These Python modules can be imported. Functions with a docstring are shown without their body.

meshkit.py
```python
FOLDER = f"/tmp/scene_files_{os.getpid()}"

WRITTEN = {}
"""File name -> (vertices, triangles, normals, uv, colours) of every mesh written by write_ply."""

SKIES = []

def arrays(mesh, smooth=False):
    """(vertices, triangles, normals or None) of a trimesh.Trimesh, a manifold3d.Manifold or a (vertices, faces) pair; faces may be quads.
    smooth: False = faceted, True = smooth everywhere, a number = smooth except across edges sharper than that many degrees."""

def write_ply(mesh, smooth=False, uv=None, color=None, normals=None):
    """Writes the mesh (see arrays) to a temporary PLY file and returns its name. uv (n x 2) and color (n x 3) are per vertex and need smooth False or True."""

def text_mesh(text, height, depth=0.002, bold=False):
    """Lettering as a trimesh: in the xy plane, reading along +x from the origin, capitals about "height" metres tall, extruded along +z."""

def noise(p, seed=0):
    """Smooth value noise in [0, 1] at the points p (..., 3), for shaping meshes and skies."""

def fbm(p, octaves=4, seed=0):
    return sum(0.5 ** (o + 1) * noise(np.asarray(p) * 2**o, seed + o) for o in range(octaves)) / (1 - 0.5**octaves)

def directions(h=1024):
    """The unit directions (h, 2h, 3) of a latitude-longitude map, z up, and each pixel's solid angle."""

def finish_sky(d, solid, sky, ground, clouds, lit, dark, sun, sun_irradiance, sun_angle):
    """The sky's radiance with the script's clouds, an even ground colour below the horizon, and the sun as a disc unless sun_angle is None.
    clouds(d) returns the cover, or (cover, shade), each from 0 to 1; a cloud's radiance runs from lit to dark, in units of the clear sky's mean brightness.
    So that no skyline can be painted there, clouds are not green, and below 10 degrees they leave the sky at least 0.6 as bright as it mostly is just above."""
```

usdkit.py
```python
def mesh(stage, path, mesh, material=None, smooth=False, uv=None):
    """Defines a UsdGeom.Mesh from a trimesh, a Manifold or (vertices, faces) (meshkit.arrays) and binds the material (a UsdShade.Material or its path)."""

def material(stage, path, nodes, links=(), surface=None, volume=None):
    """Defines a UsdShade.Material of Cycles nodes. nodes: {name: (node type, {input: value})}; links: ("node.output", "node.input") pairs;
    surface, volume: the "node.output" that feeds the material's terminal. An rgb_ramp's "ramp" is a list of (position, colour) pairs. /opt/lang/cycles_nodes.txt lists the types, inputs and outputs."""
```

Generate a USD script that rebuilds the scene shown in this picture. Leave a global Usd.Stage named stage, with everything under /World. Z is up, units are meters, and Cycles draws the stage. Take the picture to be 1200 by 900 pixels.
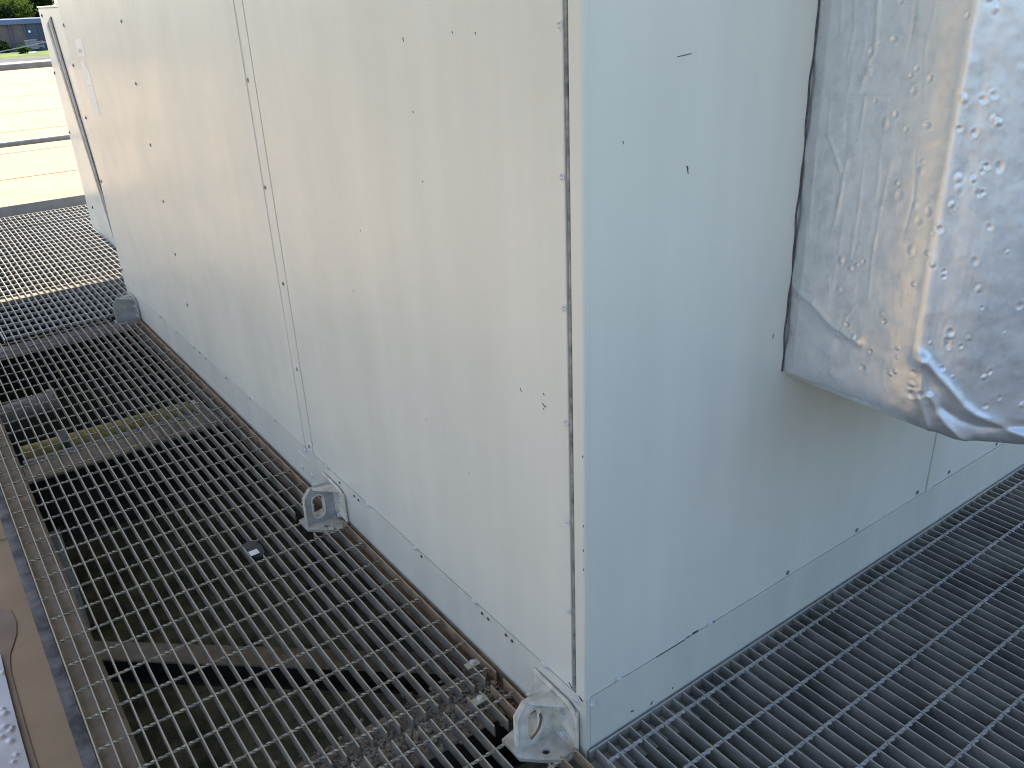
import math, random
import numpy as np, trimesh, manifold3d as m3
import shapely.geometry as sg
import usdkit, meshkit
from pxr import Usd, UsdGeom, UsdLux, UsdShade, Sdf, Gf, Vt

stage = Usd.Stage.CreateInMemory()
UsdGeom.SetStageUpAxis(stage, UsdGeom.Tokens.z)
UsdGeom.SetStageMetersPerUnit(stage, 1.0)
world = UsdGeom.Xform.Define(stage, '/World'); stage.SetDefaultPrim(world.GetPrim())
random.seed(5); rng = np.random.default_rng(5)
MAT = lambda n: '/World/Looks/' + n
UsdGeom.Scope.Define(stage, '/World/Looks')

# ---------------------------------------------------------------- camera
CAM = np.array([-0.78653, -0.92930, 1.35])
ROT = np.array([[0.80756325, -0.58838013, -0.04062539], [-0.27698755, -0.31755402, -0.90688331], [0.52069136, 0.74361836, -0.41941893]])
cam = UsdGeom.Camera.Define(stage, '/World/camera')
mt = Gf.Matrix4d(1.0)
for i, row in enumerate((ROT[0], -ROT[1], -ROT[2])): mt.SetRow(i, Gf.Vec4d(*map(float, row), 0))
mt.SetRow(3, Gf.Vec4d(*map(float, CAM), 1))
cam.AddTransformOp().Set(mt)
cam.CreateHorizontalApertureAttr(36.0); cam.CreateVerticalApertureAttr(27.0)
cam.CreateFocalLengthAttr(36.0 * 1005.28 / 1200); cam.CreateClippingRangeAttr(Gf.Vec2f(0.05, 3000))
cam.CreateExposureAttr(1.35)

# ---------------------------------------------------------------- sky and sun
SUN = np.array([0.02, 0.47, 0.88]); SUN /= np.linalg.norm(SUN)
sky_m = usdkit.material(stage, MAT('sky'), {
    's': ('sky_texture', {'sky_type': 'single_scattering', 'sun_disc': False, 'sun_elevation': math.asin(SUN[2]), 'sun_rotation': math.atan2(SUN[0], SUN[1]), 'aerosol_density': 1.6, 'ozone_density': 1.0}),
    'b': ('background_shader', {'strength': 0.15})}, [('s.color', 'b.color')], surface='b.background')
dome = UsdLux.DomeLight.Define(stage, '/World/sky')
UsdShade.MaterialBindingAPI.Apply(dome.GetPrim()).Bind(sky_m)
dome.GetPrim().SetCustomDataByKey('kind', 'structure'); dome.GetPrim().SetCustomDataByKey('label', 'clear blue daylight sky')
sun = UsdLux.DistantLight.Define(stage, '/World/sun')
sun.CreateNormalizeAttr(True); sun.CreateIntensityAttr(0.9); sun.CreateAngleAttr(0.5); sun.CreateColorAttr(Gf.Vec3f(1.0, 0.91, 0.71))
q = Gf.Rotation(Gf.Vec3d(0, 0, 1), Gf.Vec3d(*map(float, SUN))).GetQuat()
sun.AddOrientOp(UsdGeom.XformOp.PrecisionDouble).Set(Gf.Quatd(q.GetReal(), q.GetImaginary()))

# ---------------------------------------------------------------- helpers
used = {}
def path_for(name, parent='/World'):
    k = parent + '/' + name; n = used.get(k, -1) + 1; used[k] = n
    return k if n == 0 else f'{k}_{n:03d}'
def tag(prim, label=None, cat=None, group=None, kind=None):
    for k, v in (('label', label), ('category', cat), ('group', group), ('kind', kind)):
        if v: prim.SetCustomDataByKey(k, v)
    return prim
def obj(name, mesh, mat, parent='/World', smooth=False, **kw):
    parent = parent if isinstance(parent, str) else str(parent.GetPath())
    p = usdkit.mesh(stage, path_for(name, parent), mesh, MAT(mat), smooth=smooth).GetPrim()
    return tag(p, **kw)
def thing(name, label, cat, loc=(0, 0, 0), group=None):
    x = UsdGeom.Xform.Define(stage, path_for(name)); x.AddTranslateOp().Set(Gf.Vec3d(*loc))
    return tag(x.GetPrim(), label, cat, group)
def copy(src, loc, label=None, rotz=0, group=None):
    base = src.GetName(); was = src.GetCustomData()
    x = UsdGeom.Xform.Define(stage, path_for(base)); p = x.GetPrim()
    x.GetPrim().GetReferences().AddInternalReference(src.GetPath())
    x.ClearXformOpOrder(); x.AddTranslateOp().Set(Gf.Vec3d(*loc))
    if rotz: x.AddRotateZOp().Set(rotz)
    p.SetInstanceable(True)
    return tag(p, label or was.get('label'), was.get('category'), group or was.get('group'))
def box(x0, x1, y0, y1, z0, z1):
    b = trimesh.creation.box((x1 - x0, y1 - y0, z1 - z0)); b.apply_translation(((x0 + x1) / 2, (y0 + y1) / 2, (z0 + z1) / 2)); return b
def rbox(x0, x1, y0, y1, z0, z1, c=0.0015):
    """box with chamfered edges"""
    P = []
    for sx in (0, 1):
        for sy in (0, 1):
            for sz in (0, 1):
                p = np.array([(x0, x1)[sx], (y0, y1)[sy], (z0, z1)[sz]], float); d = np.array([1 - 2 * sx, 1 - 2 * sy, 1 - 2 * sz]) * c
                for k in range(3):
                    qv = p + d; qv[k] = p[k]; P.append(qv)
    return trimesh.convex.convex_hull(np.array(P))
def cyl(p, q, r, n=12):
    return trimesh.creation.cylinder(radius=r, segment=np.array([p, q], float), sections=n)
def cat(ms): return trimesh.util.concatenate(ms)
def prism(poly, axis, a, b):
    """extrude a polygon given in the plane across `axis` from a to b"""
    g = poly if hasattr(poly, 'exterior') else sg.Polygon(poly)
    e = trimesh.creation.extrude_polygon(g, b - a); v = e.vertices.copy(); w = v.copy()
    if axis == 'x': w = np.stack([v[:, 2] + a, v[:, 0], v[:, 1]], 1)
    elif axis == 'y': w = np.stack([v[:, 0], v[:, 2] + a, v[:, 1]], 1)
    else: w[:, 2] += a
    r = trimesh.Trimesh(w, e.faces, process=False); r.fix_normals(); return r
def sweep(pts, r, n=12):
    pts = np.array(pts, float); T = np.gradient(pts, axis=0); T /= np.linalg.norm(T, axis=1, keepdims=True)
    up = np.array([0, 0, 1.0]) if abs(T[0][2]) < .9 else np.array([1.0, 0, 0]); V = []
    for p, t in zip(pts, T):
        a = np.cross(t, up); a /= np.linalg.norm(a); b = np.cross(a, t); up = b
        th = np.arange(n) / n * 2 * np.pi
        V.append(p + r * (np.cos(th)[:, None] * a + np.sin(th)[:, None] * b))
    m = len(pts); V = np.vstack(V); F = []
    for i in range(m - 1):
        for j in range(n):
            a, b, c, d = i * n + j, i * n + (j + 1) % n, (i + 1) * n + (j + 1) % n, (i + 1) * n + j
            F += [[a, b, c], [a, c, d]]
    for base, flip in ((0, 1), ((m - 1) * n, 0)):
        for j in range(1, n - 1): F.append([base, base + j + 1, base + j] if flip else [base, base + j, base + j + 1])
    t = trimesh.Trimesh(V, F, process=False); t.fix_normals(); return t

# ---------------------------------------------------------------- materials
def mat(name, c1, c2, scale=8, detail=6, lo=.35, hi=.65, rough=.5, rough2=None, metal=0, bump=0, bscale=60, bdist=.001, spec=.5, stretch=(1, 1, 1), extra=None, coat=0):
    N = {'g': ('geometry', {}), 'm': ('mapping', {'scale': stretch}), 'n': ('noise_texture', {'scale': scale, 'detail': detail, 'roughness': .6}),
         'r': ('rgb_ramp', {'ramp': [(lo, c1), (hi, c2)]}),
         'p': ('principled_bsdf', {'roughness': rough, 'metallic': metal, 'specular_ior_level': spec, 'coat_weight': coat, 'coat_roughness': .15})}
    Lk = [('g.position', 'm.vector'), ('m.vector', 'n.vector'), ('n.fac', 'r.fac')]
    col = 'r.color'
    if extra:   # dust on upward faces
        N['sx'] = ('separate_xyz', {}); N['mr'] = ('map_range', {'from_min': .5, 'from_max': .9, 'clamp': True}); N['mx'] = ('mix_color', {'b': extra})
        Lk += [('g.normal', 'sx.vector'), ('sx.z', 'mr.value'), ('mr.result', 'mx.fac'), (col, 'mx.a')]; col = 'mx.result'
    Lk.append((col, 'p.base_color'))
    if rough2 is not None:
        N['rm'] = ('map_range', {'from_min': .3, 'from_max': .7, 'to_min': rough, 'to_max': rough2}); Lk += [('n.fac', 'rm.value'), ('rm.result', 'p.roughness')]
    if bump:
        N['bn'] = ('noise_texture', {'scale': bscale, 'detail': 4, 'roughness': .6}); N['b'] = ('bump', {'strength': bump, 'distance': bdist})
        Lk += [('g.position', 'bn.vector'), ('bn.fac', 'b.height'), ('b.normal', 'p.normal')]
    return usdkit.material(stage, MAT(name), N, Lk, surface='p.BSDF')

def painted(name, c1, c2, rough):
    """factory-painted sheet steel: faint grime runs, slight oil-canning, small scuffs"""
    N = {'g': ('geometry', {}),
         'ms': ('mapping', {'scale': (7, 7, .7)}), 'n': ('noise_texture', {'scale': 1.3, 'detail': 6, 'roughness': .6}),
         'r': ('rgb_ramp', {'ramp': [(.3, c1), (.7, c2)]}),
         'n2': ('noise_texture', {'scale': 95, 'detail': 2}), 'r2': ('rgb_ramp', {'ramp': [(.735, (0, 0, 0)), (.76, (1, 1, 1))]}),
         'n3': ('noise_texture', {'scale': 3.5, 'detail': 3}), 'r3': ('rgb_ramp', {'ramp': [(.5, (0, 0, 0)), (.7, (1, 1, 1))]}),
         'mm': ('math', {'math_type': 'multiply'}), 'mx': ('mix_color', {'b': (.22, .21, .19)}),
         'mm2': ('math', {'math_type': 'multiply', 'value2': .55}),
         'n4': ('noise_texture', {'scale': 2.2, 'detail': 1.5}), 'b1': ('bump', {'strength': .45, 'distance': .012}),
         'n5': ('noise_texture', {'scale': 420, 'detail': 2}), 'b2': ('bump', {'strength': .12, 'distance': .0006}),
         'rm': ('map_range', {'from_min': .3, 'from_max': .7, 'to_min': rough, 'to_max': rough + .12}),
         'p': ('principled_bsdf', {'specular_ior_level': .5})}
    L = [('g.position', 'ms.vector'), ('ms.vector', 'n.vector'), ('n.fac', 'r.fac'), ('g.position', 'n2.vector'), ('n2.fac', 'r2.fac'),
         ('g.position', 'n3.vector'), ('n3.fac', 'r3.fac'), ('r2.color', 'mm.value1'), ('r3.color', 'mm.value2'), ('mm.value', 'mm2.value1'), ('mm2.value', 'mx.fac'), ('r.color', 'mx.a'),
         ('mx.result', 'p.base_color'), ('g.position', 'n4.vector'), ('n4.fac', 'b1.height'), ('g.position', 'n5.vector'), ('n5.fac', 'b2.height'), ('b1.normal', 'b2.normal'), ('b2.normal', 'p.normal'),
         ('n3.fac', 'rm.value'), ('rm.result', 'p.roughness')]
    return usdkit.material(stage, MAT(name), N, L, surface='p.BSDF')
painted('cabinet_paint', (.555, .55, .475), (.605, .60, .525), .25)
painted('cabinet_paint_grimy', (.48, .47, .40), (.555, .545, .47), .33)
mat('dark_gap', (.012, .012, .012), (.03, .03, .03), rough=.8)
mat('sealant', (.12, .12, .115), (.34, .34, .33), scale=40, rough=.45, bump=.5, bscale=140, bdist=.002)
mat('screw_zinc', (.52, .52, .50), (.68, .68, .66), scale=60, rough=.32, metal=.25)
mat('scuff_dark', (.035, .035, .04), (.08, .08, .08), scale=80, rough=.6)
mat('scratch_light', (.75, .75, .72), (.8, .8, .78), rough=.4)
mat('bracket_paint', (.50, .46, .37), (.74, .70, .60), scale=30, rough=.45, bump=.3, bscale=90)
mat('bracket_grey', (.30, .29, .265), (.42, .41, .385), scale=30, rough=.45, bump=.3, bscale=90)
mat('rust', (.11, .07, .045), (.25, .165, .10), scale=22, rough=.85, bump=.5, bscale=150)
mat('paper_label', (.66, .65, .60), (.78, .77, .73), scale=20, rough=.5)
mat('paper_print', (.40, .40, .38), (.5, .5, .48), rough=.6)
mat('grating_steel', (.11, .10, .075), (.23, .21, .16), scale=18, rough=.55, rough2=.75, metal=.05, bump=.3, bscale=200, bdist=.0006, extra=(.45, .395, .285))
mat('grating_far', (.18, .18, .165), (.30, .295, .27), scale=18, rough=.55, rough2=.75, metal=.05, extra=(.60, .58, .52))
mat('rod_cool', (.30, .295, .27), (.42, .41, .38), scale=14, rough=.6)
mat('grating_steel_cool', (.065, .063, .053), (.32, .305, .26), scale=7, detail=9, lo=.25, hi=.75, rough=.55, rough2=.8, metal=.05, bump=.4, bscale=200, bdist=.0006, extra=(.42, .41, .37))  # bar sides darkened, shade of the gaps put into the colour
mat('grating_rusty', (.20, .12, .07), (.34, .25, .155), scale=20, rough=.75, bump=.4, bscale=200, bdist=.0006, extra=(.42, .29, .17))
mat('beam_dusty', (.27, .22, .155), (.42, .355, .265), scale=14, rough=.85, bump=.6, bscale=80, bdist=.002)
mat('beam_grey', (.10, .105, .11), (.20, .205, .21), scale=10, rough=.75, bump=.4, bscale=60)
mat('strip_dark', (.05, .05, .052), (.17, .165, .16), scale=22, rough=.8, bump=.4, bscale=90)
mat('debris', (.16, .14, .105), (.33, .29, .22), scale=40, rough=.95, bump=1, bscale=120, bdist=.003)
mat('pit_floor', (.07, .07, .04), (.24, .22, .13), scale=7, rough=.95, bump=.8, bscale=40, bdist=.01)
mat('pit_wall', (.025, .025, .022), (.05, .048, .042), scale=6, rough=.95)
mat('pipe_yellow', (.42, .36, .10), (.58, .50, .20), scale=14, rough=.6)
mat('pipe_grey', (.30, .31, .33), (.46, .46, .47), scale=14, rough=.6)
mat('roof_membrane', (.37, .265, .155), (.45, .325, .195), scale=1.6, rough=.85, bump=.2, bscale=30, stretch=(1, 2.5, 1))
mat('screen_dark', (.045, .048, .052), (.06, .063, .068), rough=.6)
mat('render_beige', (.47, .40, .25), (.53, .46, .29), scale=3, rough=.9)
mat('roof_stain', (.25, .18, .125), (.33, .245, .17), scale=9, rough=.8)
mat('rail_grey', (.14, .15, .165), (.22, .23, .25), scale=12, rough=.5, metal=.2)
mat('toe_grey', (.15, .165, .19), (.20, .215, .24), scale=6, rough=.55)
mat('black_rubber', (.015, .015, .016), (.03, .03, .03), rough=.6)
mat('white_plastic', (.72, .72, .72), (.8, .8, .8), rough=.4)
mat('canopy_sheet', (.42, .43, .44), (.5, .51, .52), rough=.5)
mat('asphalt', (.085, .08, .085), (.12, .115, .12), scale=.2, rough=.9)
mat('grass', (.07, .11, .02), (.16, .20, .045), scale=.25, rough=.95)
mat('earth', (.19, .185, .17), (.26, .25, .23), scale=.05, rough=.95)
mat('warehouse_wall', (.10, .075, .07), (.14, .11, .10), scale=.15, rough=.8)
mat('warehouse_blue', (.035, .045, .075), (.05, .062, .10), scale=.2, rough=.6)
mat('warehouse_fascia', (.06, .09, .17), (.075, .11, .20), scale=.2, rough=.5)
mat('van_grey', (.09, .10, .12), (.13, .14, .16), scale=1, rough=.4)
mat('dark_glass', (.012, .014, .018), (.02, .02, .025), rough=.15)
mat('tyre', (.02, .02, .02), (.03, .03, .03), rough=.9)
mat('bark', (.06, .045, .03), (.11, .085, .06), scale=2, rough=.95)
def leafm(name, c1, c2):
    usdkit.material(stage, MAT(name), {'g': ('geometry', {}), 'r': ('rgb_ramp', {'ramp': [(0, c1), (1, c2)]}),
        'd': ('diffuse_bsdf', {}), 't': ('translucent_bsdf', {}), 'm': ('mix_closure', {'fac': .5})},
        [('g.random_per_island', 'r.fac'), ('r.color', 'd.color'), ('r.color', 't.color'), ('d.BSDF', 'm.closure1'), ('t.BSDF', 'm.closure2')], surface='m.closure')
leafm('leaf_bright', (.10, .15, .03), (.24, .30, .08)); leafm('leaf_mid', (.06, .10, .025), (.17, .22, .06)); leafm('leaf_dark', (.03, .05, .018), (.09, .12, .04))
# foil: bright metal, brushed variations
usdkit.material(stage, MAT('foil'), {'g': ('geometry', {}), 'n': ('noise_texture', {'scale': 26, 'detail': 6, 'roughness': .65}),
    'r': ('rgb_ramp', {'ramp': [(.3, (.60, .62, .645)), (.7, (.70, .72, .735))]}), 'rm': ('map_range', {'from_min': .3, 'from_max': .7, 'to_min': .32, 'to_max': .44}),
    'bn': ('noise_texture', {'type': 'ridged_multifractal', 'scale': 24, 'detail': 5, 'roughness': .6, 'gain': 1.4}), 'b': ('bump', {'strength': .42, 'distance': .003}),
    'm2': ('mapping', {'scale': (60, 60, 9)}), 'bn2': ('noise_texture', {'scale': 2.2, 'detail': 4}), 'b2': ('bump', {'strength': .16, 'distance': .002}),
    'p': ('principled_bsdf', {'metallic': .86})},
    [('g.position', 'n.vector'), ('n.fac', 'r.fac'), ('r.color', 'p.base_color'), ('n.fac', 'rm.value'), ('rm.result', 'p.roughness'), ('g.position', 'bn.vector'), ('bn.fac', 'b.height'),
     ('g.position', 'm2.vector'), ('m2.vector', 'bn2.vector'), ('bn2.fac', 'b2.height'), ('b2.normal', 'b.normal'), ('b.normal', 'p.normal')], surface='p.BSDF')
mat('silver_coat', (.40, .41, .43), (.48, .49, .50), scale=9, rough=.38, metal=.5)

# ================================================================ large structure: roof, pit, steelwork
ZR = -0.35
def roof_piece(x0, x1, y0, y1): return box(x0, x1, y0, y1, ZR - .25, ZR)
obj('roof', cat([roof_piece(-14, -0.775, -2.9, 6.45), roof_piece(-14, 16, 6.45, 36), roof_piece(4.2, 16, -2.9, 6.45)]), 'roof_membrane', kind='structure', label='beige flat roof membrane around the plant walkway, sunlit beyond the railing')
# welded laps of the membrane, each a thin raised strip across the roof
roofp = '/World/roof'
for k, yy in enumerate((8.2, 10.1, 12.2, 14.6, 17.5, 21.0, 25.0)):
    obj('membrane_lap', box(-12, 16, yy, yy + .05, ZR, ZR + .006), 'roof_membrane', roofp)
obj('membrane_lap', box(-3.2, -.785, 2.21, 2.235, ZR, ZR + .006), 'roof_membrane', roofp)
stain_poly = sg.Polygon([(-.93, 1.80), (-.879, 1.776), (-.858, 1.754), (-.8515, 1.683), (-.860, 1.62), (-.873, 1.58), (-.8905, 1.53), (-.899, 1.45), (-.899, 1.30), (-.8985, 1.15), (-.895, .90), (-.91, .90), (-.93, 1.3)]).buffer(.006)
obj('stain', prism(stain_poly, 'z', ZR + .001, ZR + .004), 'roof_stain', roofp, label='dark brown stain on the shaded membrane')
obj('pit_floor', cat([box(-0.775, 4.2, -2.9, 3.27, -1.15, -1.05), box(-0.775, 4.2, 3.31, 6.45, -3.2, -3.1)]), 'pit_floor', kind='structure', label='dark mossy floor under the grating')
obj('pit_wall', cat([box(-.80, -.775, -2.9, 6.45, -1.05, ZR - .252), box(-.80, 4.2, 6.45, 6.48, -3.1, ZR - .252), box(-.80, -.775, 3.31, 6.45, -3.1, -1.06), box(4.2, 4.23, -2.9, 6.45, -1.05, ZR - .252), box(-.775, 4.2, 3.27, 3.31, -3.1, -.216), box(-.80, 4.2, -2.94, -2.9, -1.15, -.04)]), 'pit_wall', kind='structure', label='dark upstand walls around the space under the grating')  # cross wall and near end wall added to keep daylight off the floor

def ibeam(name, label, p0, p1, w, ztop, h, m, web_m='pit_wall', group=None):  # web and lower flange near black, shade painted into their colour
    """an I-section along X or Y; p0, p1 its axis ends"""
    t = thing(name, label, 'steel beam', (p0[0], p0[1], ztop), group)
    d = np.array(p1, float) - np.array(p0, float); L = np.hypot(*d); a = math.atan2(d[1], d[0])
    R = trimesh.transformations.rotation_matrix(a, (0, 0, 1))
    for nm, b, mm in (('top_flange', rbox(0, L, -w / 2, w / 2, -.010, 0), m), ('web', box(0, L, -.004, .004, -h + .010, -.010), web_m), ('bottom_flange', rbox(0, L, -w / 2, w / 2, -h, -h + .010), web_m)):
        b.apply_transform(R); obj(nm, b, mm, t)
    return t
ibeam('steel_beam', 'dusty brown steel beam along the left edge of the walkway', (-.7435, -2.85), (-.7435, 6.2), .097, -.0315, .20, 'beam_dusty')
ibeam('steel_beam', 'dusty brown cross beam in front of the yellow pipe under the grating', (-.694, 2.0), (2.6, 2.0), .118, -.0316, .20, 'beam_dusty')
ibeam('steel_beam', 'grey cross beam littered with grit under the near grating joint', (-.694, .275), (-.0, .275), .15, -.0316, .18, 'beam_dusty')
ibeam('steel_beam', 'grey cross beam under the far grating joint beside the furthest bracket', (-.694, 3.29), (2.6, 3.29), .16, -.0316, .18, 'beam_grey')
ibeam('steel_beam', 'sunlit cross beam under the far grating', (-.694, 4.13), (.6, 4.13), .15, -.0316, .18, 'beam_dusty')
ibeam('steel_beam', 'cross beam at the far end of the walkway below the toe board', (-.694, 6.30), (1.5, 6.30), .10, -.0316, .75, 'beam_grey')
ibeam('steel_beam', 'grey beam below the floor grating on the right side of the cabinet', (-.6, -.62), (3.0, -.62), .12, -.0316, .18, 'beam_grey')
ibeam('steel_beam', 'low diagonal brace seen through the near grating', (-.80, 1.86), (.25, .93), .085, -.60, .10, 'beam_dusty')

# ================================================================ air handling unit
ahu = thing('air_handling_unit', 'tall off-white painted sheet steel air handling cabinet on the grating', 'air handler')
H = 2.75; YE = 3.43; XE = 2.6; ZB = .1225
obj('core', box(.012, XE, .012, YE - .012, -.13, H - .01), 'dark_gap', ahu)
# corner post, an L of folded sheet with a soft outer edge
c = .004
post = sg.Polygon([(0, c), (.0012, .0012), (c, 0), (.0125, 0), (.0125, .0125), (.0125, .0265), (0, .0265)])
obj('corner_post', prism(post, 'z', .1235, H), 'cabinet_paint', ahu)
gasket = cat([sweep([(.0050, .0345 + .0012 * math.sin(z * 11) + .0006 * math.sin(z * 37), z) for z in np.linspace(.125, H, 120)], .0038, 8)])
obj('gasket', gasket, 'sealant', ahu, smooth=True, label='ragged grey sealant bead beside the corner post')
obj('panel', rbox(0, .012, .0392, 1.2252, ZB + .0025, H, .0012), 'cabinet_paint', ahu)
obj('panel', rbox(-.0016, .012, 1.2862, YE, ZB + .0025, H, .0015), 'cabinet_paint', ahu)
obj('panel_lap', rbox(.0004, .012, 1.2304, 1.2858, ZB + .0015, H, .0006), 'cabinet_paint', ahu)
obj('base_rail', rbox(.0008, .012, .0, YE, -.13, ZB - .0006, .0008), 'cabinet_paint_grimy', ahu)
obj('panel', rbox(.0126, 1.1465, 0, .012, .1285, H, .0004), 'cabinet_paint', ahu)
obj('panel', rbox(1.182, XE, 0, .012, .1285, H, .0012), 'cabinet_paint', ahu)
obj('panel_lap', rbox(1.1492, 1.1818, -.0016, .012, .1275, H, .0014), 'cabinet_paint', ahu)
obj('base_rail', rbox(.0125, XE, .0008, .012, -.13, .1258, .0008), 'cabinet_paint_grimy', ahu)
obj('end_panel', rbox(.0125, XE, YE - .012, YE + .0005, -.13, H, .001), 'cabinet_paint', ahu)
obj('roof_panel', rbox(-.02, XE, -.02, YE + .02, H, H + .03, .003), 'cabinet_paint', ahu)
# screws: domed head on a washer
def screw_mesh(r, axis):
    h = trimesh.creation.icosphere(2, r); h.vertices[:, 2] *= .85; w = trimesh.creation.cylinder(r * 1.45, .0018, sections=18)
    m = cat([h, w]); m.apply_transform(trimesh.geometry.align_vectors((0, 0, 1), (-1, 0, 0) if axis == 'x' else (0, -1, 0))); return m
def put_screw(axis, a, z, r=.0048, m='screw_zinc', off=0):
    s = screw_mesh(r, axis); s.apply_translation((-off, a, z) if axis == 'x' else (a, -off, z)); obj('screw', s, m, ahu, smooth=40)
for z in (.311, .506, .697, .897, 1.098, 1.3006, 1.50, 1.70): put_screw('x', .0455, z)
for z in (.142, .391, .645, .903, 1.168, 1.43): put_screw('x', 1.243 + .02 * (z > .8) + .012, z, .0042, 'sealant', -.0004)
for y, z in ((2.399, 1.299), (2.382, 1.0997), (2.362, .894), (2.349, .695), (2.338, .4985), (2.319, .305)): put_screw('x', y, z, .0046, 'rail_grey', .0016)
for z in (.2, .62, .9, 1.12, 1.28): put_screw('x', YE - .03, z, .006, 'sealant', .0016)
for y, z in ((2.8176, .119), (2.5885, .118), (2.362, .119), (2.0, .1125), (1.757, .12), (1.527, .124), (1.345, .031), (1.2671, .0363), (1.29, .114), (1.1366, .127), (.8843, .1235), (.6335, .1235), (.3759, .123), (.1252, .1245)): put_screw('x', y, z, .0062)
for x, z in ((.0841, .133), (.3405, .132), (.5923, .139), (.8502, .14), (1.1077, .1425), (1.2545, .146), (1.501, .1425), (.018, .107)): put_screw('y', x, z, .0062 if x < .4 else .004, 'screw_zinc' if x < .4 else 'rail_grey')
put_screw('x', .028, .108, .0062); 
# dark slots and cut marks at the corner, scuffs and scratches
def mark(axis, poly, m='scuff_dark', name='scuff', d=.0006, base=0.0):
    p = sg.Polygon(poly)
    if axis == 'x': e = prism(p, 'x', -d - base, -base + .0004)
    else: e = prism(p, 'y', -d - base, -base + .0004)
    obj(name, e, m, ahu)
def dash(axis, a0, z0, a1, z1, w, m='scuff_dark', name='scuff'):
    l = sg.LineString([(a0, z0), ((a0 + a1) / 2 + w * .3, (z0 + z1) / 2), (a1, z1)]).buffer(w / 2, quad_segs=2); mark(axis, list(l.exterior.coords), m, name)
for y, z in ((2.29, .1173), (2.22, .1146), (1.058, .109), (.968, .1085), (.943, .1075), (.607, .1125), (.3472, .1085), (.324, .1085), (.2573, .1095), (.236, .1085)): mark('x', list(sg.Point(y, z).buffer(.0036, quad_segs=4).exterior.coords), 'scuff_dark', 'plug', .0012)
dash('x', .040, .1295, .048, .1365, .0025, name='slot'); dash('x', .010, .119, .018, .125, .003, name='slot')
dash('y', .1811, 1.2495, .2091, 1.2517, .0012); dash('y', .2107, 1.0891, .2125, 1.083, .0024); dash('y', .2125, 1.0825, .2138, 1.0778, .0013); dash('y', .4613, .745, .4605, .738, .0018); dash('y', .0766, 1.1444, .077, 1.14, .001)
dash('y', .1204, .0235, .125, .0225, .003); dash('y', .1754, .0085, .178, .013, .0026); dash('y', .2366, .013, .237, .0165, .0016)
dash('y', .185, .1275, .265, .1275, .0022, name='seam_gap'); dash('y', .272, .1295, .279, .1295, .0032, name='seam_gap'); dash('y', .289, .1305, .303, .1300, .0052, name='seam_gap'); dash('y', .35, .1270, .355, .1272, .003, name='seam_gap')
dash('y', .485, .133, .515, .133, .0022, 'scratch_light', 'scratch'); dash('x', 1.352, .0855, 1.269, .0858, .003, 'scratch_light', 'scratch')
for y, z, l in ((.4765, 1.2788, .006), (.2498, 1.2897, .002), (.3153, 1.2901, .002), (.4626, 1.1577, .003), (.4501, 1.0359, .002), (.7354, .8921, .003), (.8084, .7376, .002), (.1687, .7171, .006), (.52, .52, .0015), (.36, .46, .0015)):
    dash('x', y, z, y - l * .4, z - l, .0014)
for a in ((.1035, .731, .1015, .7285), (.1065, .7115, .1035, .7095), (.1030, .7095, .1000, .7065), (.0995, .7068, .0970, .7085), (.1045, .7020, .1035, .7010)): dash('x', *a, .0016)
for z in (.52, .47, .43, .655): dash('x', .0022, z, .0030, z - .004, .0012)
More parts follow.
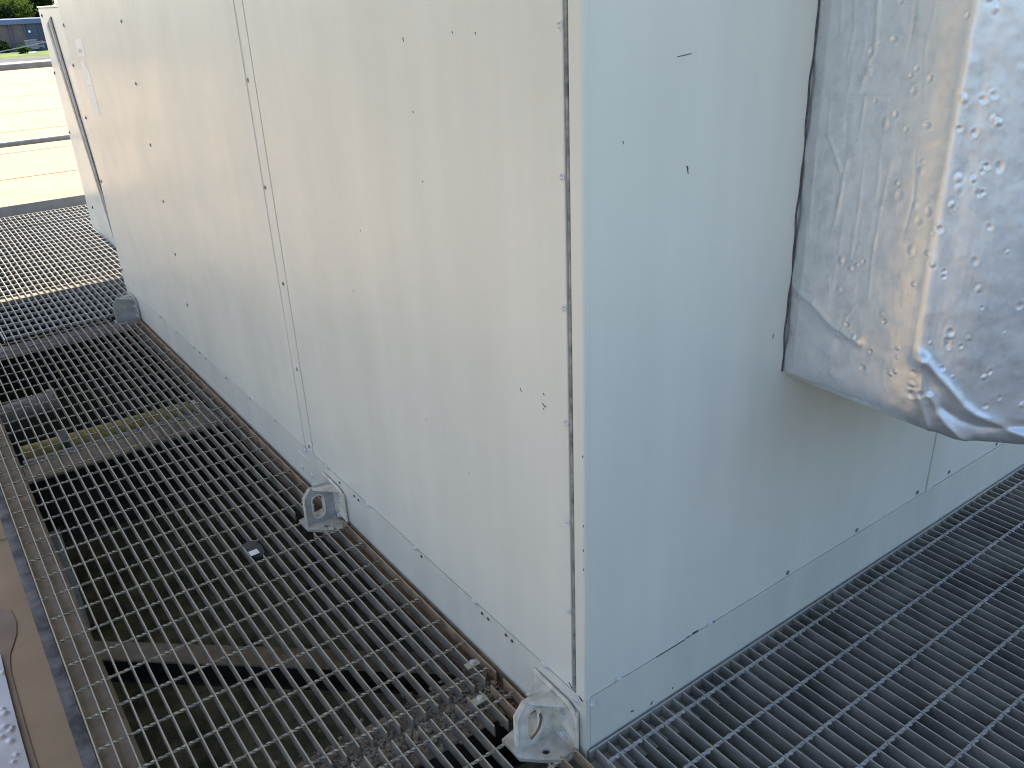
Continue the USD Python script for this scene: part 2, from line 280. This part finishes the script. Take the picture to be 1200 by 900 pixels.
# torn paper labels near the far end
mark('x', [(3.248, 1.228), (3.098, 1.235), (3.098, 1.168), (3.25, 1.160)], 'paper_label', 'paper_label', .0008, .0016)
mark('x', [(3.215, 1.190), (3.150, 1.193), (3.150, 1.178), (3.215, 1.175)], 'paper_print', 'label_print', .0011, .0016)
mark('x', [(3.225, 1.146), (3.15, 1.150), (3.10, 1.10), (3.10, 1.055), (3.235, 1.050)], 'paper_label', 'paper_label', .0008, .0016)
mark('x', [(3.24, 1.046), (3.10, 1.052), (3.09, 1.005), (3.16, .998), (3.235, 1.002)], 'paper_label', 'paper_label', .0008, .0016)
mark('x', [(3.23, .995), (3.09, .999), (3.085, .938), (3.20, .932)], 'paper_label', 'paper_label', .0008, .0016)

# lifting brackets bolted on the cabinet foot
def bracket(y, top_m, web_m, rusty=False):
    bp = rbox(-.006, -.0004, y + .018, y + .1545, -.035, .084, .0012)
    b = obj('lifting_bracket', bp, top_m, ahu)
    web = sg.Polygon([(-.006, -.024), (-.096, -.024), (-.096, .066), (-.074, .092), (-.006, .092)])
    hole = sg.LineString([(-.055, .012), (-.055, .050)]).buffer(.0165)
    obj('web_plate', prism(web.difference(hole) if y < 3 else web, 'y', y + .092, y + .104), web_m, b)
    ring = hole.buffer(.0035).difference(hole)
    if y < 3: obj('hole_rim', prism(ring, 'y', y + .0895, y + .0925), top_m, b)
    base = sg.Polygon([(-.006, y + .020), (-.03, y + .020), (-.068, y + .048), (-.102, y + .080), (-.102, y + .140), (-.006, y + .158)]).difference(sg.Point(-.050, y + .062).buffer(.0085))
    obj('base_plate', prism(base, 'z', -.030, -.022), top_m, b)
    # folded top gusset, falling a little outwards, with a rolled lip
    A, B, C1, D = (-.001, y + .1545, .088), (-.001, y + .036, .086), (-.066, y + .092, .0925), (-.028, y + .066, .0885)
    top = trimesh.convex.convex_hull(np.array([p for q in (A, B, C1, D) for p in (q, (q[0], q[1], q[2] - .006))])); obj('top_gusset', top, top_m, b)
    obj('lip', cat([sweep([(-.004, y + .155, .092), (-.0055, y + .10, .092), (-.006, y + .045, .091), (-.0065, y + .028, .084), (-.007, y + .019, .068), (-.007, y + .018, .02), (-.007, y + .018, -.034)], .0042, 10)]), top_m, b, smooth=50)
    obj('web_edge', sweep([(-.074, y + .0925, .0935), (-.0945, y + .0925, .0665), (-.0955, y + .0925, .02), (-.0955, y + .0925, -.022)], .0038, 8), top_m, b, smooth=50)
    for z in (.002, .052):
        s = trimesh.creation.cylinder(.008, .009, sections=6); s.apply_transform(trimesh.geometry.align_vectors((0, 0, 1), (1, 0, 0))); s.apply_translation((-.0105, y + .058, z))
        w = trimesh.creation.cylinder(.0115, .0025, sections=16); w.apply_transform(trimesh.geometry.align_vectors((0, 0, 1), (1, 0, 0))); w.apply_translation((-.0072, y + .058, z)); obj('bolt', cat([s, w]), 'screw_zinc', b)
    if rusty: obj('rust_patch', prism(sg.LineString([(-.064, -.001), (-.053, .005), (-.043, .018), (-.0395, .036), (-.041, .047)]).buffer(.0032), 'y', y + .0885, y + .0895), 'rust', b)
    # slot with a bent tab in the gusset
    t = sweep([(-.034, y + .100, .097), (-.060, y + .108, .0955)], .0022, 6); obj('tab', t, top_m, b)
    return b
bracket(0.0, 'bracket_paint', 'bracket_paint', True)
bracket(1.012, 'bracket_paint', 'bracket_grey')
bracket(3.215, 'bracket_grey', 'bracket_grey')

# ================================================================ low cabinet behind
sc = thing('side_cabinet', 'lower off-white cabinet standing behind the far end of the tall air handler', 'cabinet')
obj('body', rbox(.236, 2.2, YE + .35, 5.385, -.13, 1.352, .003), 'cabinet_paint', sc)
obj('lid', rbox(.232, 2.2, YE + .34, 5.39, 1.3525, 1.362, .002), 'cabinet_paint', sc)
for k in range(4):   # ribbed strip in two grey tones, leaning slightly
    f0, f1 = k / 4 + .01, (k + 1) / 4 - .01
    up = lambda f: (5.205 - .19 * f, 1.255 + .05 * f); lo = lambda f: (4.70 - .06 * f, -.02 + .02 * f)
    obj('ribbed_strip', prism([up(f0), up(f1), lo(f1), lo(f0)], 'x', .2295, .2358), 'beam_grey' if k % 2 else 'sealant', sc)
for y, z in ((5.36, .98), (5.36, .62), (5.30, 1.31), (5.2, .16)):
    s = screw_mesh(.008, 'x'); s.apply_translation((.236, y, z)); obj('screw', s, 'scuff_dark', sc, smooth=40)

# ================================================================ foil duct
def foil_jacket():
    P = np.array([(.500, .004), (.498, -.10), (.498, -.205), (.502, -.250), (.516, -.276), (.622, -.398), (.76, -.52), (.98, -.62), (1.30, -.68)])
    from scipy.interpolate import PchipInterpolator
    sl = np.concatenate([[0], np.cumsum(np.linalg.norm(np.diff(P, axis=0), axis=1))])
    S = np.concatenate([np.arange(0, .60, .0021), np.linspace(.60, sl[-1], 40)]); Z = np.concatenate([np.arange(0, .84, .0023), np.linspace(.84, 1.5, 60)])
    fx, fy = PchipInterpolator(sl, P[:, 0]), PchipInterpolator(sl, P[:, 1])
    s, t = np.meshgrid(S, Z, indexing='ij')      # t: height above the bottom edge
    x, y = fx(s), fy(s); dx, dy = fx(s, 1), fy(s, 1); ln = np.hypot(dx, dy); nx, ny = dy / ln, -dx / ln   # outward
    nx, ny = np.where(nx > 0, nx, nx), ny
    nz0 = .662 - .125 * s + .018 * np.sin(s * 9) * np.clip((s - .04) / .2, 0, 1)
    nz0 = np.where(s > .34, .662 - .125 * .34 - .02 * (s - .34), nz0)
    z = nz0 + t
    q = np.stack([s, t, np.zeros_like(s)], -1).reshape(-1, 3)
    F = lambda sc, o, sd: meshkit.fbm(q * sc + sd * 7.3, o, sd).reshape(s.shape)
    d = .007 * F(3.2, 3, 1) + .0022 * F(12, 3, 2) + .0008 * F(60, 2, 3)
    qa = np.stack([s * 1.0, t * .32, 0 * s], -1).reshape(-1, 3); A = lambda sc, sd: np.abs(meshkit.fbm(qa * sc + sd * 3.1, 2, sd)).reshape(s.shape)
    wl = np.clip((.30 - s) / .10, .25, 1)      # the side is creased along its height, the front mostly smooth
    d = d + wl * (.0022 * np.exp(-A(26, 31) / .05) + .0012 * np.exp(-A(60, 32) / .06)) + .0011 * np.exp(-np.abs(F(13, 2, 33)) / .035)
    # bottom roll
    d = d - .014 * np.exp(-t / .012) * np.clip(s / .1, .15, 1)
    lean = -.006 * np.clip(t - .16, 0, 2) ** 1.5 * np.clip((s - .20) / .12, 0, 1); d = d + lean
    def ridge(pts, h, w, taper=False):
        nonlocal d
        L = np.array(pts); best = np.full(s.shape, 9.)
        jit = .0035 * F(22, 2, 11) 
        tp = np.zeros(s.shape)
        for k, (a, b) in enumerate(zip(L[:-1], L[1:])):
            ab = b - a; u = np.clip(((s - a[0]) * ab[0] + (t - a[1]) * ab[1]) / (ab @ ab), 0, 1)
            e = np.hypot(s + jit - a[0] - u * ab[0], t + jit - a[1] - u * ab[1]); tp = np.where(e < best, (k + u) / (len(L) - 1), tp); best = np.minimum(best, e)
        d = d + h * np.exp(-(best / w) ** 1.4) * (np.clip(4 * tp * (1 - tp), 0, 1) ** .6 if taper else 1)
    rg = np.random.default_rng(3)
    # lap of foil tape across, vertical creases, tape square
    for k in range(26):
        s0 = rg.uniform(.02, .22); t0 = rg.uniform(.12, .75); l = rg.uniform(.05, .22); ridge([(s0, t0), (s0 + rg.normal(0, .006), t0 + l / 2), (s0 + rg.normal(0, .012), t0 + l)], rg.choice([1, 1, -1]) * rg.uniform(.0006, .0013), rg.uniform(.0014, .0026), True)
    ridge([(0, .52), (.06, .515), (.15, .52)], .0014, .0026); ridge([(.05, .515), (.052, .45), (.11, .45), (.112, .52)], .0013, .0016); ridge([(.055, .45), (.085, .40)], .0015, .003)
    ridge([(.012, .175), (.06, .160), (.10, .135), (.13, .125), (.16, .118)], .0042, .008)
    ridge([(.085, .30), (.09, .36), (.094, .42)], .0018, .003, True); ridge([(.10, .52), (.12, .60), (.11, .70)], .0018, .003, True)
    # gathered corner folds near the bottom
    ridge([(.27, .135), (.275, .06), (.30, 0)], .006, .008); ridge([(.275, .13), (.36, .06), (.47, .012)], .007, .010); ridge([(.31, .055), (.37, .035), (.44, .04)], -.006, .010); ridge([(.29, .07), (.32, .03), (.36, .0)], .006, .008)
    ridge([(.262, .13), (.258, .40), (.262, .62), (.27, .9)], .0035, .012)
    for k in range(210):   # dents and pin bumps
        s0, t0 = (rg.uniform(.25, .62) if k % 3 else rg.uniform(.10, .30)), rg.uniform(.06, .80); r = rg.uniform(.0022, .0048); h = rg.choice([-1, -1, 1]) * rg.uniform(.0007, .0016)
        e = np.hypot((s - s0) / r, (t - t0) / (r * rg.uniform(.8, 1.7))); d = d + h * np.exp(-e ** 2) - .35 * h * np.exp(-((e - 1.5) / .5) ** 2)
    d = d * np.clip(s / .03, .12, 1)
    x, y = x + nx * d, y + ny * d
    z = z + np.where(s < .60, .004 * F(16, 2, 5) * np.exp(-t / .03), 0)
    V = np.stack([x, y, z], -1).reshape(-1, 3); n, m = s.shape; I = np.arange(n * m).reshape(n, m)
    Fc = np.concatenate([np.stack([I[:-1, :-1], I[1:, :-1], I[1:, 1:]], -1).reshape(-1, 3), np.stack([I[:-1, :-1], I[1:, 1:], I[:-1, 1:]], -1).reshape(-1, 3)])
    # closing underside, tucked back to the cabinet wall
    ring = V[I[:, 0]]; back = ring.copy(); back[:, 1] = .002; back[:, 2] = ring[:, 2] + .004; k0 = len(V); V = np.vstack([V, back])
    J = np.arange(n); Fc = np.vstack([Fc, np.stack([I[:-1, 0], k0 + J[:-1], I[1:, 0]], -1), np.stack([I[1:, 0], k0 + J[:-1], k0 + J[1:]], -1)])
    return trimesh.Trimesh(V, Fc, process=False)
fd = thing('foil_duct', 'insulated duct wrapped in crinkled silver foil on the right side of the cabinet', 'duct')
obj('foil_jacket', foil_jacket(), 'foil', fd, smooth=True)
edge = sweep([(.4965 + .0022 * math.sin(z * 31) + .0012 * math.sin(z * 83), -.001, z) for z in np.linspace(.66, 2.1, 160)], .0018, 8)
obj('edge_seal', edge, 'scuff_dark', fd, smooth=True)

# ================================================================ gratings
def grating(name, label, xs, rods, y0, y1, zt=0.0, m='grating_steel', cut=None, rustx=None, band=None, jitter=.0006, group=None, flat=False):
    t = thing(name, label, 'grating', (0, 0, zt), group)
    for i, x in enumerate(xs):
        segs = [(y0, y1)]
        for (cx0, cx1, cy0, cy1) in (cut or []):
            if cx0 < x < cx1:
                new = []
                for a, b in segs:
                    if cy0 > a and cy1 < b: new += [(a, cy0), (cy1, b)]
                    elif cy0 <= a < cy1 < b: new += [(cy1, b)]
                    elif a < cy0 < b <= cy1: new += [(a, cy0)]
                    else: new += [(a, b)]
                segs = new
        j = rng.normal(0, jitter); e = rng.normal(0, .003, 2)
        for a, b in segs:
            bm = rbox(x - .0016 + j, x + .0016 + j, a + e[0], b + e[1], -.030, rng.normal(0, .0003), .0006)
            obj('bearing_bar', bm, 'grating_rusty' if rustx and rustx(x) else m, t)
    x0, x1 = min(xs), max(xs)
    for y in rods:
        segs = [(x0, x1)]
        for (cx0, cx1, cy0, cy1) in (cut or []):
            if cy0 < y < cy1: segs = [(a, min(b, cx0)) if cx1 >= b else (a, b) for a, b in segs]
        for a, b in segs:
            if flat: obj('cross_bar', rbox(a - .002, b + .002, y - .0024, y + .0024, -.013, .0004, .0006), m, t); continue
            n = max(8, int((b - a) / .012)); u = np.linspace(a - .002, b + .002, n); V = []
            ph = rng.uniform(0, 6); z0 = -.0034 + rng.normal(0, .0004)
            for k, xx in enumerate(u):       # twisted square rod
                th = ph + xx * 2 * np.pi / .06 + np.arange(4) * np.pi / 2
                V.append(np.stack([np.full(4, xx), y + RR * np.cos(th), z0 + RR * np.sin(th)], 1))
            V = np.vstack(V); F = []
            for k in range(n - 1):
                for q4 in range(4): a4, b4 = k * 4 + q4, k * 4 + (q4 + 1) % 4; F += [[a4, b4, b4 + 4], [a4, b4 + 4, a4 + 4]]
            F += [[0, 2, 1], [0, 3, 2], [n * 4 - 4, n * 4 - 3, n * 4 - 2], [n * 4 - 4, n * 4 - 2, n * 4 - 1]]
            rm = trimesh.Trimesh(V, F, process=False); rm.fix_normals(); obj('cross_rod', rm, 'rod_cool' if m == 'grating_steel_cool' else m, t)
    for (bx0, bx1, by) in (band or []):
        obj('banding', rbox(bx0, bx1, by - .0022, by + .0022, -.030, .0012, .0008), m, t)
    return t
PX = .0301; RR = .0040
xsL = [-.768 + PX * k for k in range(26)]
cut2 = (-.118, .02, 1.035, 1.165); cut1 = (-.118, .05, .02, .155); cut3 = (-.125, .02, 3.22, 3.40)
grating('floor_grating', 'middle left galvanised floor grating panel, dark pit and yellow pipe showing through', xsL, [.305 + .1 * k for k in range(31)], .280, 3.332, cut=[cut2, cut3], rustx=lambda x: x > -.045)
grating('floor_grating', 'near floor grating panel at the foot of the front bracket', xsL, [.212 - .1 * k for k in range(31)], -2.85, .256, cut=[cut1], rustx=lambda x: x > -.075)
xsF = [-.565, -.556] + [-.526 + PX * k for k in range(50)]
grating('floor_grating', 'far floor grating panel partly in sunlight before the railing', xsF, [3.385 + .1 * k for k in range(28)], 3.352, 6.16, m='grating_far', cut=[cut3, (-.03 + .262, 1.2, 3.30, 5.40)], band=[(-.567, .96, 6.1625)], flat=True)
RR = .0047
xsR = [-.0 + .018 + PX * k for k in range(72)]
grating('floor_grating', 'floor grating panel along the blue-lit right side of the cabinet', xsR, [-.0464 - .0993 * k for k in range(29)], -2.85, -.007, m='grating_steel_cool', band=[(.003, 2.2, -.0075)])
la = thing('ledger_angle', 'rusty steel angle along the foot of the cabinet carrying the grating edge', 'steel angle')
obj('shelf', rbox(-.052, -.003, .175, 3.26, -.0345, -.0312, .0006), 'rust', la); obj('upstand', rbox(-.0062, -.003, .175, 3.26, -.0310, -.006, .0006), 'rust', la)
# saddle clips at the near joint
def clip(x, y, label):
    t = thing('grating_clip', label, 'clip', (x, y, 0))
    obj('saddle', rbox(-.017, .017, -.010, .010, -.004, -.001, .001), 'grating_steel', t)
    s = trimesh.creation.cylinder(.006, .007, sections=6); s.apply_translation((0, 0, .0025)); obj('bolt', s, 'screw_zinc', t)
clip(-.042, .335, 'small zinc grating clip beside the cabinet foot above the joint')
clip(-.088, .238, 'small zinc grating clip in the near panel just past the joint')

# grit on the joint beam
def grit(x0, x1, y0, y1, n, seed, h=.016):
    r = np.random.default_rng(seed); ms = []
    for k in range(n):
        s = r.uniform(.0018, .0060) ; m = trimesh.creation.icosphere(0, s); m.vertices *= r.uniform(.5, 1.2, 3) * np.array([1.3, 1.3, .7]); m.vertices += r.normal(0, s * .12, m.vertices.shape)
        m.apply_translation((r.uniform(x0, x1), r.normal((y0 + y1) / 2, (y1 - y0) / 4.2), -.030 + r.uniform(0, h * .4))); ms.append(m)
    return cat(ms)
obj('grit', grit(-.60, -.02, .20, .35, 1500, 2), 'debris', kind='stuff', label='grey crumbly grit lying on the cross beam under the near grating joint', cat='grit')

# pipes below
yp = thing('yellow_pipe', 'dull yellow insulated pipe under the walkway just past the brown cross beam', 'pipe')
obj('pipe_run', cyl((-.675, 2.235, -.072), (-.555, 2.231, -.072), .036, 18), 'pipe_yellow', yp, smooth=40); obj('pipe_run', cyl((-.525, 2.230, -.072), (-.09, 2.215, -.072), .036, 18), 'pipe_yellow', yp, smooth=40)
obj('pipe_end', cyl((-.0905, 2.215, -.072), (-.06, 2.214, -.072), .0355, 18), 'white_plastic', yp, smooth=40)
gp = thing('grey_pipe', 'thin pale grey conduit lying between the brown cross beam and the yellow pipe', 'pipe')
obj('pipe_run', cyl((-.685, 2.110, -.050), (.3, 2.088, -.050), .017, 14), 'pipe_grey', gp, smooth=40)
hs = thing('hanger_strap', 'dark steel hanger strap standing over the yellow pipe', 'strap', (-.54, 2.232, .012))
obj('strap', rbox(-.013, .013, -.045, .045, -.055, -.045, .002), 'beam_grey', hs); obj('rod', box(-.012, .012, .042, .050, -.25, -.045), 'beam_grey', hs); obj('leg', box(-.012, .012, -.050, -.042, -.20, -.045), 'beam_grey', hs)
el = thing('pipe_elbow', 'grey pipe elbow under the left edge of the grating', 'pipe')
arc = [(-.49, 2.93, -.17)] + [(-.68 + .0, 2.90, -.17)] + [(-.68 - .06 * math.sin(a), 2.90 - .02 * (1 - math.cos(a)), -.17 - .06 * (1 - math.cos(a))) for a in np.linspace(.3, math.pi / 2, 6)] + [(-.74, 2.88, -.5)]
obj('bend', sweep(arc, .042, 14), 'pipe_grey', el, smooth=50); obj('collar', cyl((-.495, 2.93, -.17), (-.465, 2.931, -.17), .050, 16), 'pipe_grey', el, smooth=40)
vp = thing('drain_stub', 'short greenish grey vertical pipe stub under the left edge of the grating', 'pipe')
obj('stub', cyl((-.655, 2.52, -.32), (-.655, 2.52, -1.05), .035, 14), 'pipe_grey', vp, smooth=40); obj('cap', cyl((-.655, 2.52, -.319), (-.655, 2.52, -.295), .042, 14), 'beam_dusty', vp, smooth=40)

# black scrap with a white tag caught in the grating
bs = thing('rubber_scrap', 'small black rubber scrap with a white tag caught in the grating', 'scrap', (-.265, 1.06, 0))
obj('edge_strip', rbox(-.7985 + .7435, -.7715 + .7435, .0, 9.0, .0006, .0030, .0006), 'strip_dark', '/World/steel_beam')
pl = sg.Polygon([(-.024, .05), (.0, .058), (.018, .045), (.026, .01), (.02, -.035), (.004, -.046), (-.014, -.04), (-.02, -.01)]); pl = sg.Polygon([(a * .85, b * .85) for a, b in pl.exterior.coords])
obj('scrap', prism(pl, 'z', -.010, .0016), 'black_rubber', bs)
obj('white_tag', rbox(-.020, .004, -.028, -.006, .0036, .0062, .0006), 'white_plastic', bs)

# foil-covered duct at the lower left
fl = thing('foil_flashing', 'silver foil flashing with small bubbles at the lower left corner on the roof', 'flashing')
u, v = np.meshgrid(np.linspace(0, 1, 60) ** 1.6, np.linspace(0, 1, 420), indexing='ij')
bx = -.9045 - .45 * u - .004 * np.sin(v * 9); by = -.6 + 2.14 * v; bz = ZR + .014 + .05 * u + .0015 * meshkit.fbm(np.stack([u * 6, v * 14, 0 * u], -1).reshape(-1, 3), 3, 4).reshape(u.shape)
rb = np.random.default_rng(8)
for k in range(26):
    cu, cv = rb.uniform(.005, .10), rb.uniform(.62, .97); e = np.hypot((u - cu) * .45, (v - cv) * 2.14); bz = bz + .0032 * np.exp(-(e / rb.uniform(.004, .009)) ** 2)
Vf = np.stack([bx, by, bz], -1).reshape(-1, 3); I = np.arange(60 * 420).reshape(60, 420)
low = Vf.copy(); low[:, 2] = np.minimum(low[:, 2] - .011, ZR + .001 + 0 * low[:, 2]) if False else low[:, 2] - .010
Fq = np.concatenate([np.stack([I[:-1, :-1], I[:-1, 1:], I[1:, 1:]], -1).reshape(-1, 3), np.stack([I[:-1, :-1], I[1:, 1:], I[1:, :-1]], -1).reshape(-1, 3)])
obj('foil_sheet', trimesh.Trimesh(np.vstack([Vf, low]), np.vstack([Fq, Fq[:, ::-1] + len(Vf)]), process=False), 'silver_coat', fl, smooth=True)

# ================================================================ railing
rl = thing('railing', 'grey tube railing with toe board across the end of the walkway', 'railing')
YR = 6.27
obj('top_rail', cyl((-2.2, YR, .980), (2.4, YR, 1.0), .0235, 16), 'rail_grey', rl, smooth=40)
obj('mid_rail', cyl((-2.2, YR, .475), (2.4, YR, .49), .0205, 16), 'rail_grey', rl, smooth=40)
for x in (-1.7, .62, 2.2): obj('post', cyl((x, YR, -.04), (x, YR, .985), .021, 16), 'rail_grey', rl, smooth=40)
obj('toe_board', rbox(-2.2, 2.4, YR - .035, YR - .028, -.028, .062, .001), 'toe_grey', rl)

# ================================================================ added overhead canopy, out of view, put in to shade the unit
ZG0 = -6.0
cp = thing('added_canopy', 'added steel sheet canopy on posts, unseen, shading the air handler', 'canopy')
CZ = 2.96; cy1 = 4.02 + CZ * SUN[1] / SUN[2]; cy0 = .9
n = 140; xs = np.linspace(-1.65, 4.2, n); zz = CZ + .02 * np.sign(np.sin(np.arange(n) * 1.1)); ply = list(zip(xs, zz)) + list(zip(xs[::-1], zz[::-1] + .004))
obj('roof_sheet', prism(ply, 'y', cy0, cy1), 'canopy_sheet', cp)
xs2 = np.linspace(-1.65, .25, 40); zz2 = CZ + .02 * np.sign(np.sin(np.arange(40) * 1.1)); ply2 = list(zip(xs2, zz2)) + list(zip(xs2[::-1], zz2[::-1] + .004))
obj('roof_sheet', prism(ply2, 'y', -2.2, cy0 - .004), 'canopy_sheet', cp)  # second sheet added to keep blue sky off the left side
for y in (-2.0, -.9): obj('purlin', box(-1.65, .25, y - .04, y + .04, CZ - .14, CZ - .022), 'beam_grey', cp)
for y in (cy0 + .2, (cy0 + cy1) / 2, cy1 - .2): obj('purlin', box(-1.65, 4.2, y - .04, y + .04, CZ - .14, CZ - .022), 'beam_grey', cp)
obj('post', box(-1.62, -1.52, -2.05, -1.95, ZG0, CZ - .14), 'beam_grey', cp)
for x in (-1.55, 3.9):
    for y in (cy0 + .2, cy1 - .2): obj('post', box(x - .05, x + .05, y - .05, y + .05, ZR + .001, CZ - .14), 'beam_grey', cp)

# added dark louvred screen behind the camera, put in to block low sky
ps = thing('added_screen', 'added dark grey louvred screen, unseen, blocking low sky behind the camera', 'screen')
for x in np.arange(-2.6, 4.6, 1.2): obj('post', box(x - .03, x + .03, -2.955, -2.895, -.04 if x > -.8 else ZR + .001, 1.12), 'screen_dark', ps)
for z in np.arange(.02, 1.08, .075):
    m = box(-2.6, 4.6, -.004, .004, -.042, .042); m.apply_transform(trimesh.transformations.rotation_matrix(.6, (1, 0, 0))); m.apply_translation((0, -2.975, z)); obj('louvre', m, 'screen_dark', ps)
# added plant room, out of view on the left, blocks the cool low sky
ph = thing('added_plant_room', 'added beige plant room left of the walkway, unseen, blocking low sky', 'building')
obj('wall', rbox(-11.5, -5.5, -1.3, 12, ZR + .001, 3.4, .02), 'render_beige', ph); obj('roof_slab', rbox(-11.7, -5.35, -1.45, 12.2, 3.4005, 3.6, .02), 'pit_wall', ph)
obj('door', rbox(-5.499, -5.45, 3.0, 4.0, ZR + .002, ZR + 2.1, .01), 'rail_grey', ph)

# ================================================================ far surroundings below the roof
ZG = -6.0
obj('ground', box(-600, 900, -300, 1500, ZG - 1, ZG), 'earth', kind='structure', label='ground around the building, far below the roof')
obj('lower_wall', cat([box(-12, 16, 35.6, 35.9, ZG, ZR - .255)]), 'pit_wall', kind='structure', label='outer wall of the building below the roof edge')
D = np.array([.155, .988]); Nn = np.array([.988, -.155])     # outward view direction and its right hand
def gp2(along, side): return (D * along + Nn * side)
def gbox(a0, a1, s0, s1, z0, z1, c=0.0):
    b = box(s0, s1, a0, a1, z0, z1); R = np.eye(4); R[:2, 0] = Nn; R[:2, 1] = D; b.apply_transform(R); return b
obj('road', gbox(146, 172, -120, 160, ZG, ZG + .01), 'asphalt', kind='structure', label='grey road beyond the roof')
obj('grass_verge', gbox(172.5, 196, -120, 160, ZG, ZG + .008), 'grass', kind='structure', label='sunlit strip of grass between road and warehouse')
wh = thing('warehouse', 'long dark brown and blue warehouse with a bright blue eaves band beyond the road', 'warehouse')
WT = -1.2
obj('wall', gbox(200, 225, -60, -2.8, ZG, WT), 'warehouse_wall', wh); obj('blue_wall', gbox(199.9, 225, -2.8, 60, ZG, WT), 'warehouse_blue', wh)
obj('eaves_band', gbox(199.3, 226, -60.2, 60.2, WT, WT + .85), 'warehouse_fascia', wh)
for s in np.arange(-27.8, 30, 2.5): obj('pilaster', gbox(199.5, 199.88, s - .11, s + .11, ZG, WT), 'warehouse_blue', wh)
obj('wall_lamp', gbox(199.5, 199.88, -2.25, -1.9, -2.75, -2.4), 'white_plastic', wh)
vn = thing('parked_van', 'grey box van parked against the warehouse on the grass', 'van')
obj('body', gbox(196, 198.2, -3.3, -1.2, ZG + .35, ZG + 2.0), 'van_grey', vn); obj('cab', gbox(196.05, 198.1, -1.2, -.1, ZG + .35, ZG + 1.7), 'van_grey', vn); obj('window', gbox(195.99, 196.06, -1.0, -.25, ZG + 1.05, ZG + 1.55), 'dark_glass', vn)
for s in (-2.8, -.7):
    w = cyl((0, 0, 0), (0, .25, 0), .36, 14); R = np.eye(4); R[:2, 0] = Nn; R[:2, 1] = D; R[:2, 3] = gp2(195.9, s); R[2, 3] = ZG + .36; w.apply_transform(R); obj('wheel', w, 'tyre', vn)
cw = obj('white_slab', gbox(188, 190, -3.0, -1.7, ZG + .008, ZG + .16), 'white_plastic', label='pale white slab lying on the grass before the van', cat='slab')
def leaves(n, c, r, size, seed):
    rr = np.random.default_rng(seed); cl = rr.normal(0, 1, (14, 3)); cl /= np.linalg.norm(cl, axis=1, keepdims=True); cl *= rr.uniform(.35, .85, (14, 1))
    k = rr.integers(0, 14, n); p = cl[k] + rr.normal(0, .22, (n, 3)); p = p * np.array(r) + np.array(c)
    V = []; 
    a = rr.normal(0, 1, (n, 3)); a /= np.linalg.norm(a, axis=1, keepdims=True); b = np.cross(a, rr.normal(0, 1, (n, 3))); b /= np.linalg.norm(b, axis=1, keepdims=True); s = size * rr.uniform(.6, 1.4, (n, 1))
    V = np.stack([p - a * s, p + b * s * .6, p + a * s, p - b * s * .6], 1).reshape(-1, 3); i = np.arange(n)[:, None] * 4
    return trimesh.Trimesh(V, np.concatenate([i + [0, 1, 2], i + [0, 2, 3]]), process=False)
tk = [('leaf_bright', 'pale yellow green tree behind the middle of the warehouse roof line'), ('leaf_mid', 'mid green bushy tree behind the left of the warehouse'), ('leaf_dark', 'dark tree rising behind the warehouse beside the cabinet top'), ('leaf_bright', 'bright tree just left of the dark one by the cabinet top'), ('leaf_mid', 'tall green tree further back behind the warehouse'), ('leaf_dark', 'low dark tree just above the left of the warehouse eaves')]
for k, (a, s, h, r) in enumerate(((236, -4.2, 10.5, 3.4), (233, -8.4, 10.0, 2.8), (240, 1.2, 11.5, 2.6), (244, -1.8, 11, 3.0), (270, -5, 17, 7.5), (231, -6.6, 8.2, 2.2))):
    t = thing('tree', tk[k][1], 'tree', (*gp2(a, s), ZG))
    tr = trimesh.creation.cone(.45, h * .8, sections=8); obj('trunk', tr, 'bark', t)
    for q4 in range(3): obj('limb', sweep([(0, 0, h * .35), (math.cos(q4 * 2.1) * r * .3, math.sin(q4 * 2.1) * r * .3, h * .55), (math.cos(q4 * 2.1) * r * .5, math.sin(q4 * 2.1) * r * .5, h * .7)], .14, 6), 'bark', t)
    obj('crown', leaves(4200, (0, 0, h * .66), (r, r, h * .36), .34, 20 + k), tk[k][0], t)
for k, (a, s, r, lb) in enumerate(((189, -3.9, .95, 'small green bush on the grass in front of the van'), (197, -6.9, 1.3, 'dark green shrub against the warehouse wall'))):
    t = thing('shrub', lb, 'shrub', (*gp2(a, s), ZG)); obj('foliage', leaves(1200, (0, 0, r * .8), (r, r, r * .8), .2, 50 + k), 'leaf_mid' if k == 0 else 'leaf_dark', t); obj('stem', trimesh.creation.cone(.08, r, sections=6), 'bark', t)
# sagging service cable
p0, p1 = np.array([*gp2(95, -6.5), -2.35]), np.array([*gp2(95, 12), 1.6]); uu = np.linspace(0, 1, 24)
cb = [p0 + (p1 - p0) * w + np.array([0, 0, -.9 * 4 * w * (1 - w) * .6]) for w in uu]
obj('service_cable', sweep(cb, .05, 6), 'rail_grey', label='grey overhead cable sagging in front of the warehouse', cat='cable')
